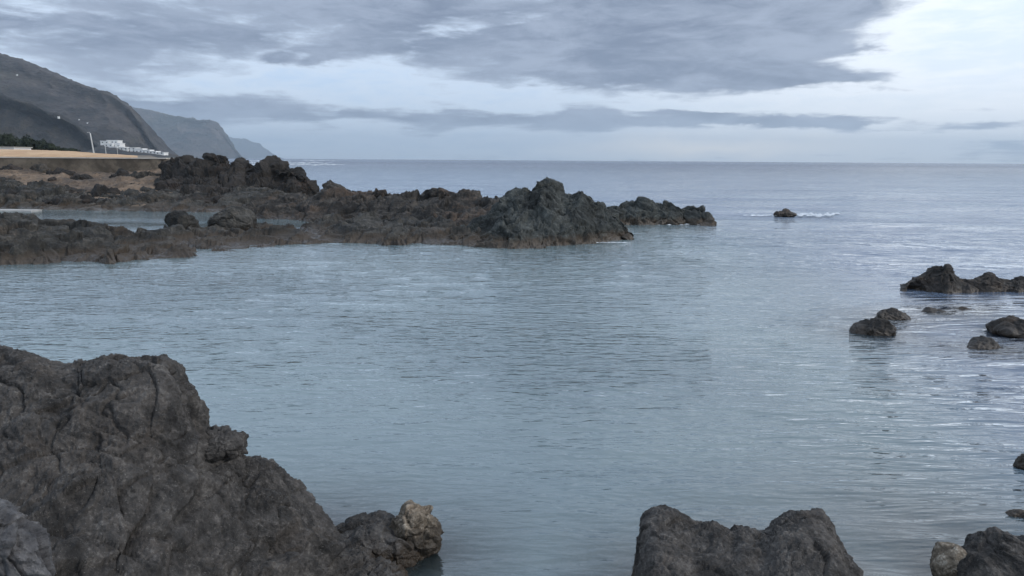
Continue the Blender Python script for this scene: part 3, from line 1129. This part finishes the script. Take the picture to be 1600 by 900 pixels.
tag(o, 'low dark tail of rock running out to sea from behind the grey-green peak', 'rock')

# ------------------------------------------------------------------ skerries out in the water
o = boulder('skerry', G(1225, 336) + np.array([0, 0, 0.05]), (0.95, 0.6, 0.30), M_skerry, 0.6, 0.12, 61.0, sub=5)
tag(o, 'lone tiny dark rock awash with white foam off the end of the tail reef', 'rock')

o = ridge('skerry_reef', [(1404, 452, 23.6), (1420, 444, 23.6), (1436, 436, 23.6), (1448, 426, 23.6), (1458, 417, 23.6), (1472, 413, 23.6), (1485, 415, 23.6), (1491, 424, 23.6), (1497, 438, 23.6), (1508, 443, 23.6), (1522, 441, 23.6),
                          (1535, 434, 23.6), (1545, 429, 23.6), (1556, 431, 23.6), (1565, 440, 23.6), (1580, 440, 23.6), (1600, 435, 23.6), (1640, 433, 23.5), (1690, 446, 23.5), (1720, 456, 23.5)],
          [(1404, 452), (1440, 457), (1480, 462), (1530, 460), (1580, 460), (1650, 462), (1720, 460)], M_skerry, 0.55, 0.17, 71.0, thick=0.9, nu=320, nv=100,
          back_z=-0.6, shape=((0.25, 0.45), (0.6, 0.82)))
tag(o, 'dark skerry with a tall knob and a low one breaking the open water', 'rock')


def awash(name, px0, px1, py0, py1, lab, seed, boxy=0.25, mat=None, sub=6, deep=0.3, lean=(0, 0)):
    b = G((px0 + px1) / 2, py1 - 3)
    s_ = np.linalg.norm(b - np.array([0, 0, EYE])) / FPX
    w_ = (px1 - px0) * s_
    hgt = (py1 - py0) * s_ * 0.92
    c = b + np.array([0, w_ * 0.25, hgt * 0.02])
    o = boulder(name, c, (w_ * 0.46, w_ * 0.36, hgt * 0.66), mat or M_skerry, w_ * 0.45, w_ * 0.08, seed, sub=sub, boxy=boxy, lean=lean)
    tag(o, lab, 'rock')
    return o


awash('wave_washed_rock', 1340, 1402, 497, 529, 'blocky dark rock awash beside a humped one', 81.0, 0.5)
awash('wave_washed_rock', 1372, 1426, 483, 506, 'humped brown rock touching the back of the blocky dark rock', 83.0, 0.2)
awash('wave_washed_rock', 1448, 1490, 484, 501, 'low sliver of dark rock barely breaking the surface beside a reddish one', 85.0, 0.1, sub=5)
awash('wave_washed_rock', 1490, 1530, 481, 500, 'small reddish-brown rock barely breaking the surface', 87.0, 0.1, M_reef, 5)
awash('wave_washed_rock', 1520, 1568, 527, 554, 'pointed dark rock awash, shaped like a low tent', 89.0, 0.15)
awash('wave_washed_rock', 1574, 1660, 500, 532, 'broad dark rock awash behind the tent-shaped rock', 91.0, 0.25)
awash('wave_washed_rock', 1593, 1632, 708, 735, 'blackish rock awash well beyond the corner outcrop', 93.0, 0.2)
awash('wave_washed_rock', 1583, 1625, 803, 819, 'low blackish stone awash just beyond the corner outcrop', 95.0, 0.2)

# ------------------------------------------------------------------ big near rocks
def near_rock(name, rows, mat, nu, nv, L, amp, seed, lo, hi, stretch=(1, 1, 1), soft=3, grain=(0.070, 0.030), face=0, dents=(), q=None):
    R_ = [resample(r, nu, lo, hi, q) for r in rows]
    nf = face if face else 0
    for j in range(nf):
        R_[j] = soften(R_[j], nu * 0.16 * (nf - j) / nf)
    g = catmull(np.array(R_), nv)
    k = max(1, nu // 150)
    for _ in range(soft):
        g[:, k:-k] = (g[:, :-2 * k] + 2 * g[:, k:-k] + g[:, 2 * k:]) / 4
    return displaced(name, g, mat, L, amp, seed, stretch=stretch, grain=grain, dents=dents)


# the big slope: skyline, then lines down its face to below the frame
sky_l = [(-1000, 1010, 6.3), (-860, 690, 6.3), (-620, 575, 6.3), (-420, 552, 6.3), (-260, 540, 6.3), (-120, 545, 6.3), (0, 549, 6.3), (45, 549, 6.3), (70, 555, 6.3), (95, 564, 6.3), (118, 556, 6.3), (150, 552, 6.4), (200, 551, 6.4), (235, 553, 6.5), (262, 556, 6.5),
         (278, 572, 6.6), (292, 600, 6.6), (304, 630, 6.65), (316, 662, 6.7), (330, 672, 6.7), (350, 676, 6.7), (368, 690, 6.7), (385, 705, 6.75), (410, 712, 6.8), (435, 728, 6.8), (460, 755, 6.8), (485, 782, 6.85),
         (505, 805, 6.9), (525, 838, 6.9), (560, 848, 6.9), (600, 855, 6.85), (625, 872, 6.75), (640, 900, 6.6), (660, 935, 6.4)]


def lerp_row(f, drop, dd):
    r = []
    for (px, py, d) in sky_l:
        q = py + (1130 - py) * f + drop
        r.append((px, *P(px, q, d - dd * (1 - 0.30 * max(0, px) / 660))))
    return r


sky_l = [(a_, b_ + 9, c_) for (a_, b_, c_) in sky_l]
row_c = [(px, *P(px, py, d)) for (px, py, d) in sky_l]
row_b1 = [(r[0], r[1] * 1.04 - 0.05, r[2] + 0.5, r[3] - 0.35) for r in row_c]
row_b2 = [(r[0], r[1] * 1.08, r[2] + 0.9, -0.8) for r in row_c]
rows = [[(r[0], r[1], r[2] - 0.35, -0.9) for r in lerp_row(1.0, 0, 2.5)], lerp_row(1.0, 0, 2.5), lerp_row(0.72, 0, 2.05), lerp_row(0.46, 0, 1.45), lerp_row(0.22, 0, 0.85), lerp_row(0.06, 0, 0.40), row_c, row_b1, row_b2]
o = near_rock('lava_slope', rows, M_near, 650, 420, 0.80, 0.150, 101.0, -1000, 660, soft=2, face=6, q=np.concatenate([np.linspace(-1000, -40, 91)[:-1], np.linspace(-40, 660, 560)]),
              dents=[(332, 718, 6.4, 0.10, 0.08, 0.12), (215, 705, 6.0, 0.16, 0.06, 0.12), (190, 655, 6.1, 0.07, 0.10, 0.09), (110, 805, 5.2, 0.22, 0.045, 0.14),
                     (455, 850, 6.0, 0.16, 0.07, 0.12), (40, 640, 6.0, 0.20, 0.05, 0.10), (300, 800, 5.6, 0.20, 0.05, 0.09), (140, 600, 6.2, 0.20, 0.05, 0.09),
                     (380, 890, 5.5, 0.06, 0.16, 0.10), (20, 575, 6.2, 0.18, 0.05, 0.10)])
tag(o, 'massive charcoal lava rock sloping down into the bay', 'rock')


def near_boulder(name, px, py, d, w_, h_, lab, mat, seed, dep=0.9, boxy=0.3, L=0.3, amp=0.06, sub=7, rz=0.0, lean=(0, 0)):
    s_ = d / FPX * 1.04
    o = boulder(name, P(px, py, d), (w_ * s_ * .5, w_ * s_ * .5 * dep, h_ * s_ * .5), mat, L, amp, seed, sub=sub, boxy=boxy, rz=rz, lean=lean)
    tag(o, lab, 'rock')
    return o


near_boulder('lava_block', 342, 700, 6.5, 84, 58, 'small dark knob jutting from the edge of the massive charcoal rock', M_near, 111.0, 0.9, 0.35, 0.22, 0.045, 6)
near_boulder('grey_block', -2, 905, 2.8, 158, 345, 'upright grey block of rock leaning on the massive charcoal rock', M_grey, 113.0, 0.8, 0.45, 0.28, 0.07, 7, lean=(-0.18, 0))
near_boulder('ledge_rock', 572, 850, 7.25, 170, 84, 'low dark ledge linking the massive charcoal rock to the pale-topped stone', M_near, 115.0, 0.7, 0.3, 0.3, 0.06, 7)
near_boulder('pale_topped_stone', 640, 834, 7.3, 88, 92, 'tan-topped stone standing at the waterline past a dark ledge', M_tan, 118.3, 0.8, 0.35, 0.34, 0.085, 6, lean=(0.25, 0))

# twin-humped rock
top_l = [(985, 960, 6.2), (998, 880, 6.2), (1003, 842, 6.25), (1008, 815, 6.3), (1022, 801, 6.3), (1040, 798, 6.3), (1060, 804, 6.3), (1078, 815, 6.3), (1095, 818, 6.3), (1115, 815, 6.3), (1135, 822, 6.3), (1146, 828, 6.3),
         (1154, 820, 6.3), (1170, 819, 6.3), (1185, 825, 6.3), (1200, 824, 6.3), (1212, 810, 6.3), (1232, 804, 6.3), (1260, 802, 6.3), (1284, 804, 6.3), (1300, 816, 6.3), (1314, 840, 6.25), (1328, 868, 6.2), (1342, 900, 6.15), (1356, 950, 6.1)]
rc = [(a, *P(a, b, c)) for (a, b, c) in top_l]
rows = []
for f, dd in ((1.0, 2.0), (0.6, 1.45), (0.30, 0.80), (0.09, 0.28)):
    rows.append([(a, *P(a, b + (1080 - b) * f, c - dd)) for (a, b, c) in top_l])
rows.insert(0, [(r[0], r[1], r[2] - 0.3, -0.9) for r in rows[0]])
rows += [rc, [(r[0], r[1] * 1.03, r[2] + 0.35, r[3] - 0.3) for r in rc], [(r[0], r[1] * 1.06, r[2] + 0.7, -0.8) for r in rc]]
o = near_rock('twin_humped_rock', rows, M_near, 340, 260, 0.55, 0.080, 121.0, 985, 1356, soft=2, face=5)
tag(o, 'dark brown twin-humped rock with a dip between its two rounded tops', 'rock')

near_boulder('corner_rock', 1592, 906, 6.3, 200, 130, 'dark rounded outcrop rising from the shallows next to a paler lump', M_near, 131.0, 0.8, 0.2, 0.5, 0.07, 7)
near_boulder('corner_rock', 1556, 858, 6.6, 70, 40, 'small dark hump on the rounded outcrop in the shallows', M_near, 137.0, 0.8, 0.2, 0.3, 0.05, 6)
near_boulder('pale_lump', 1490, 888, 6.4, 74, 70, 'paler brown lump of rock against the dark rounded outcrop in the shallows', M_tan, 133.0, 0.8, 0.2, 0.35, 0.045, 6)

# ------------------------------------------------------------------ village, lamps, trees
def house(px0, px1, py0, py1, d, lab, grp):
    b0, b1 = P(px0, py1, d), P(px1, py1, d)
    top_ = P(px0, py0, d)[2]
    root = empty('white_house', ((b0[0] + b1[0]) / 2, d, b0[2] - 3.0))
    w2 = (b1[0] - b0[0]) / 2
    hz = top_ - (b0[2] - 3.0)
    Boxes().box(-w2, w2, 0, 12, 0, hz).build('wall', M_white, root)
    Boxes().box(-w2 - .4, w2 + .4, -.5, 12.4, hz + 0.01, hz + .5).build('roof', M_white, root)
    vis = hz - 3.0
    st = max(1, int(round(vis / 3.2)))
    n = max(1, int(w2 * 2 / 4.0))
    for s_ in range(st):
        z0 = 3.0 + s_ * vis / st + 0.9
        for k in range(n):
            xc = -w2 + (k + 0.5) * 2 * w2 / n
            Boxes().box(xc - .8, xc + .8, -0.06, 0.3, z0, z0 + 1.3).build('window', M_window, root)
    tag(root, lab, 'house', grp)
    return root


for q in ((157, 170, 220.5, 224.5, 960), (167, 184, 219.5, 224, 962), (163, 176, 224.5, 229, 945), (175, 188, 224, 230, 948), (170, 183, 229.3, 233.5, 930), (182, 194, 230, 235, 932),
          (187, 200, 231.5, 238, 920), (199, 212, 231, 238, 922), (211, 223, 232.5, 238.5, 918), (222, 234, 234.5, 239.5, 916), (233, 244, 236.5, 240.5, 914), (243, 256, 238.3, 241.3, 912)):
    tier = 'top tier' if q[3] < 226 else 'middle tiers' if q[3] < 236 else 'long lowest tier'
    house(*q, 'white flat-roofed house in the %s of the cluster below the bare headland' % tier, 'white houses, ' + tier)

# a few lone houses on the slopes
for (px, py, w_) in ((124, 187, 2.2), (137, 192, 1.8), (92, 183, 1.8), (27, 117, 2.6)):
    for nm in ('lava_hill', 'headland'):
        d_ = Vector(ray(px, py)).normalized()
        hit, loc, nr, _ = bpy.data.objects[nm].ray_cast(Vector((0, 0, EYE)) + d_ * 300, d_)
        if hit:
            break
    if not hit:
        continue
    root = empty('cottage', (loc.x, loc.y, loc.z - 2.0))
    Boxes().box(-w_ / 2, w_ / 2, -2.0, 2.5, 0, 2.8).build('wall', M_white, root)
    Boxes().box(-w_ / 2 - .2, w_ / 2 + .2, -2.2, 2.7, 2.81, 3.0).build('roof', M_cope, root)
    tag(root, 'tiny lone white cottage standing on the dark slope of the hills', 'house', 'lone cottages on the hillside')


def lamp(px, py_top, py_base, d, lab, tilt=0.0, arm=1.0):
    b = P(px, py_base, d)
    h = P(px, py_top, d)[2] - b[2]
    root = empty('street_lamp', (b[0], d, flat_z(d)))
    h = h + b[2] - flat_z(d)
    v, f = tube([(0, 0, -0.3), (0, 0, 0.1), (tilt * h * .5, 0, h * .5), (tilt * h, 0, h * 0.96), (tilt * h - 0.3 * arm, 0, h)], [0.22, 0.2, 0.16, 0.12, 0.09])
    mesh_from('pole', v, f, M_metal, True, root)
    bx = Boxes().box(tilt * h - 0.75 * arm, tilt * h - 0.2 * arm, -0.12, 0.12, h - 0.05, h + 0.08)
    bx.build('lamp_head', M_metal, root)
    tag(root, lab, 'lamp')


lamp(147, 207, 242, 190, 'tall pale street lamp leaning slightly on the promenade behind the sea wall', -0.09)
lamp(166, 226, 243, 400, 'shorter-looking street lamp on the promenade in front of the white houses, beside the leaning one', -0.03)
lamp(184, 230, 243, 560, 'farthest tiny street lamp on the promenade below the white houses')

# low pale shed behind the sand bank
sh = empty('shed', P(0, 234, 140))
tag(sh, 'low white flat-roofed shed showing above the sand bank', 'shed')
w3 = 25 * 140 / FPX
Boxes().box(-9, w3 - 0.4, 0, 5, -2.0, 0.40).build('wall', M_white, sh)
Boxes().box(-9.2, w3 - 0.2, -.25, 5.2, 0.41, 0.55).build('roof', M_cope, sh)

rt = random.Random(5)


def make_tree(px, py_top, py_base, d, w_px, i):
    b = P(px, py_base, d)
    zb = flat_z(d)
    h = max(1.5, P(px, py_top, d)[2] - zb)
    w_ = w_px * d / FPX
    root = empty('tree', (b[0], d, zb))
    v, f = tube([(0, 0, -0.2), (0.1, 0, h * .3), (0.0, 0.1, h * .75)], [0.16, 0.12, 0.05], 7)
    for s_ in (-1, 1):
        v2, f2 = tube([(0.08, 0, h * .28), (s_ * w_ * .22, 0.1, h * .5), (s_ * w_ * .3, 0, h * .68)], [0.08, 0.06, 0.03], 6)
        f += [tuple(k + len(v) for k in q) for q in f2]
        v += v2
    mesh_from('trunk', v, f, M_bark, True, root)
    n = 1300
    r = np.random.default_rng(i + 40)
    u = r.normal(size=(n, 3))
    u /= np.linalg.norm(u, axis=1, keepdims=True)
    rad = r.random(n) ** 0.45
    lob = 0.75 + 0.35 * perlin(u * 1.8 + i * 3.3)
    c = u * (rad * lob)[:, None] * np.array([w_ * .5, w_ * .5, h * .42]) + np.array([0, 0, h * .60])
    a = r.normal(size=(n, 3))
    a /= np.linalg.norm(a, axis=1, keepdims=True)
    bb = np.cross(a, u)
    bb /= np.linalg.norm(bb, axis=1, keepdims=True) + 1e-6
    sz = (0.22 + 0.22 * r.random(n))[:, None]
    vv = np.stack([c - a * sz, c - bb * sz * .6, c + a * sz, c + bb * sz * .6], 1).reshape(-1, 3)
    mesh_from('crown', vv, np.arange(4 * n).reshape(-1, 4), M_leaf, False, root)
    tag(root, 'dark green bushy tree in the row behind the sand bank', 'tree', 'trees behind the sand bank')


for i in range(22):
    px = -25 + i * 6.6 + rt.uniform(-3, 3)
    top_py = np.interp(px, [-30, 0, 40, 70, 100, 125], [205, 207, 213, 219, 229, 236]) + rt.uniform(-4, 4)
    make_tree(px, top_py, 240, rt.uniform(180, 300), rt.uniform(17, 28), i)

# ------------------------------------------------------------------ foam
def foam(name, px0, px1, py, thick_px, seed, lab, lift=0.03, n=90, gaps=0.0):
    r = np.random.default_rng(int(seed))
    v, f = [], []
    xs_ = np.linspace(px0, px1, n)
    q = np.stack([xs_ * 0.06 + seed, 0 * xs_, 0 * xs_], 1)
    off = fbm(q, 4)
    th = np.clip(0.75 + fbm(q * 2.3 + 5, 4) * 0.9, 0.2, 1.5) * np.sin(np.linspace(0, math.pi, n)) ** 0.5
    for i in range(n):
        c0 = G(xs_[i], py + off[i] * thick_px * 0.6 - thick_px * 0.5 * th[i])
        c1 = G(xs_[i], py + off[i] * thick_px * 0.6 + thick_px * 0.5 * th[i] + 0.01)
        for k, (t_, z) in enumerate(((0, -.02), (.25, 0.6), (.5, 1.0), (.75, .6), (1, -.02))):
            p = c0 + (c1 - c0) * t_
            v.append((p[0], p[1], lift * (z if z < 0 else z * max(th[i], .05))))
    for i in range(n - 1):
        for k in range(4):
            a = i * 5 + k
            f.append((a, a + 1, a + 6, a + 5))
    o = mesh_from(name, v, f, M_foam)
    tag(o, lab, 'foam', kind='stuff')


foam('foam', 1238, 1312, 335, 6, 3, 'white foam trailing from the lone tiny rock', 0.05)
foam('foam', 1160, 1214, 336, 2.2, 4, 'thin white foam streak seaward of the tail reef', 0.04)
for i, (a, b, c, th) in enumerate(((380, 455, 251.5, 1.6), (400, 520, 254.5, 1.8), (440, 540, 257.5, 1.2), (385, 430, 257, 1.6), (470, 530, 251, 1.0), (378, 420, 254, 1.6))):
    foam('foam', a, b, c, th, 10 + i, 'white breakers off the coast below the far headlands', 0.5)
foam('foam', 1000, 1112, 350.5, 1.5, 31, 'thin line of foam at the foot of the tail reef', 0.03)
foam('foam', 900, 985, 379, 1.4, 32, 'thin line of foam at the foot of the grey-green peak', 0.03)

# ------------------------------------------------------------------ haze
hz = Boxes().box(-FAR - 300, FAR + 300, -60, FAR + 300, -12, 470).build('haze', None)
hm, ht, hout = new_mat('haze_air')
pv = ht.nodes.new('ShaderNodeVolumePrincipled')
pv.inputs['Color'].default_value = (0.73, 0.87, 1.0, 1)
pv.inputs['Density'].default_value = 1.05e-4
pv.inputs['Anisotropy'].default_value = 0.35
ht.links.new(pv.outputs[0], hout.inputs['Volume'])
hz.data.materials.clear()
hz.data.materials.append(hm)
tag(hz, kind='stuff')
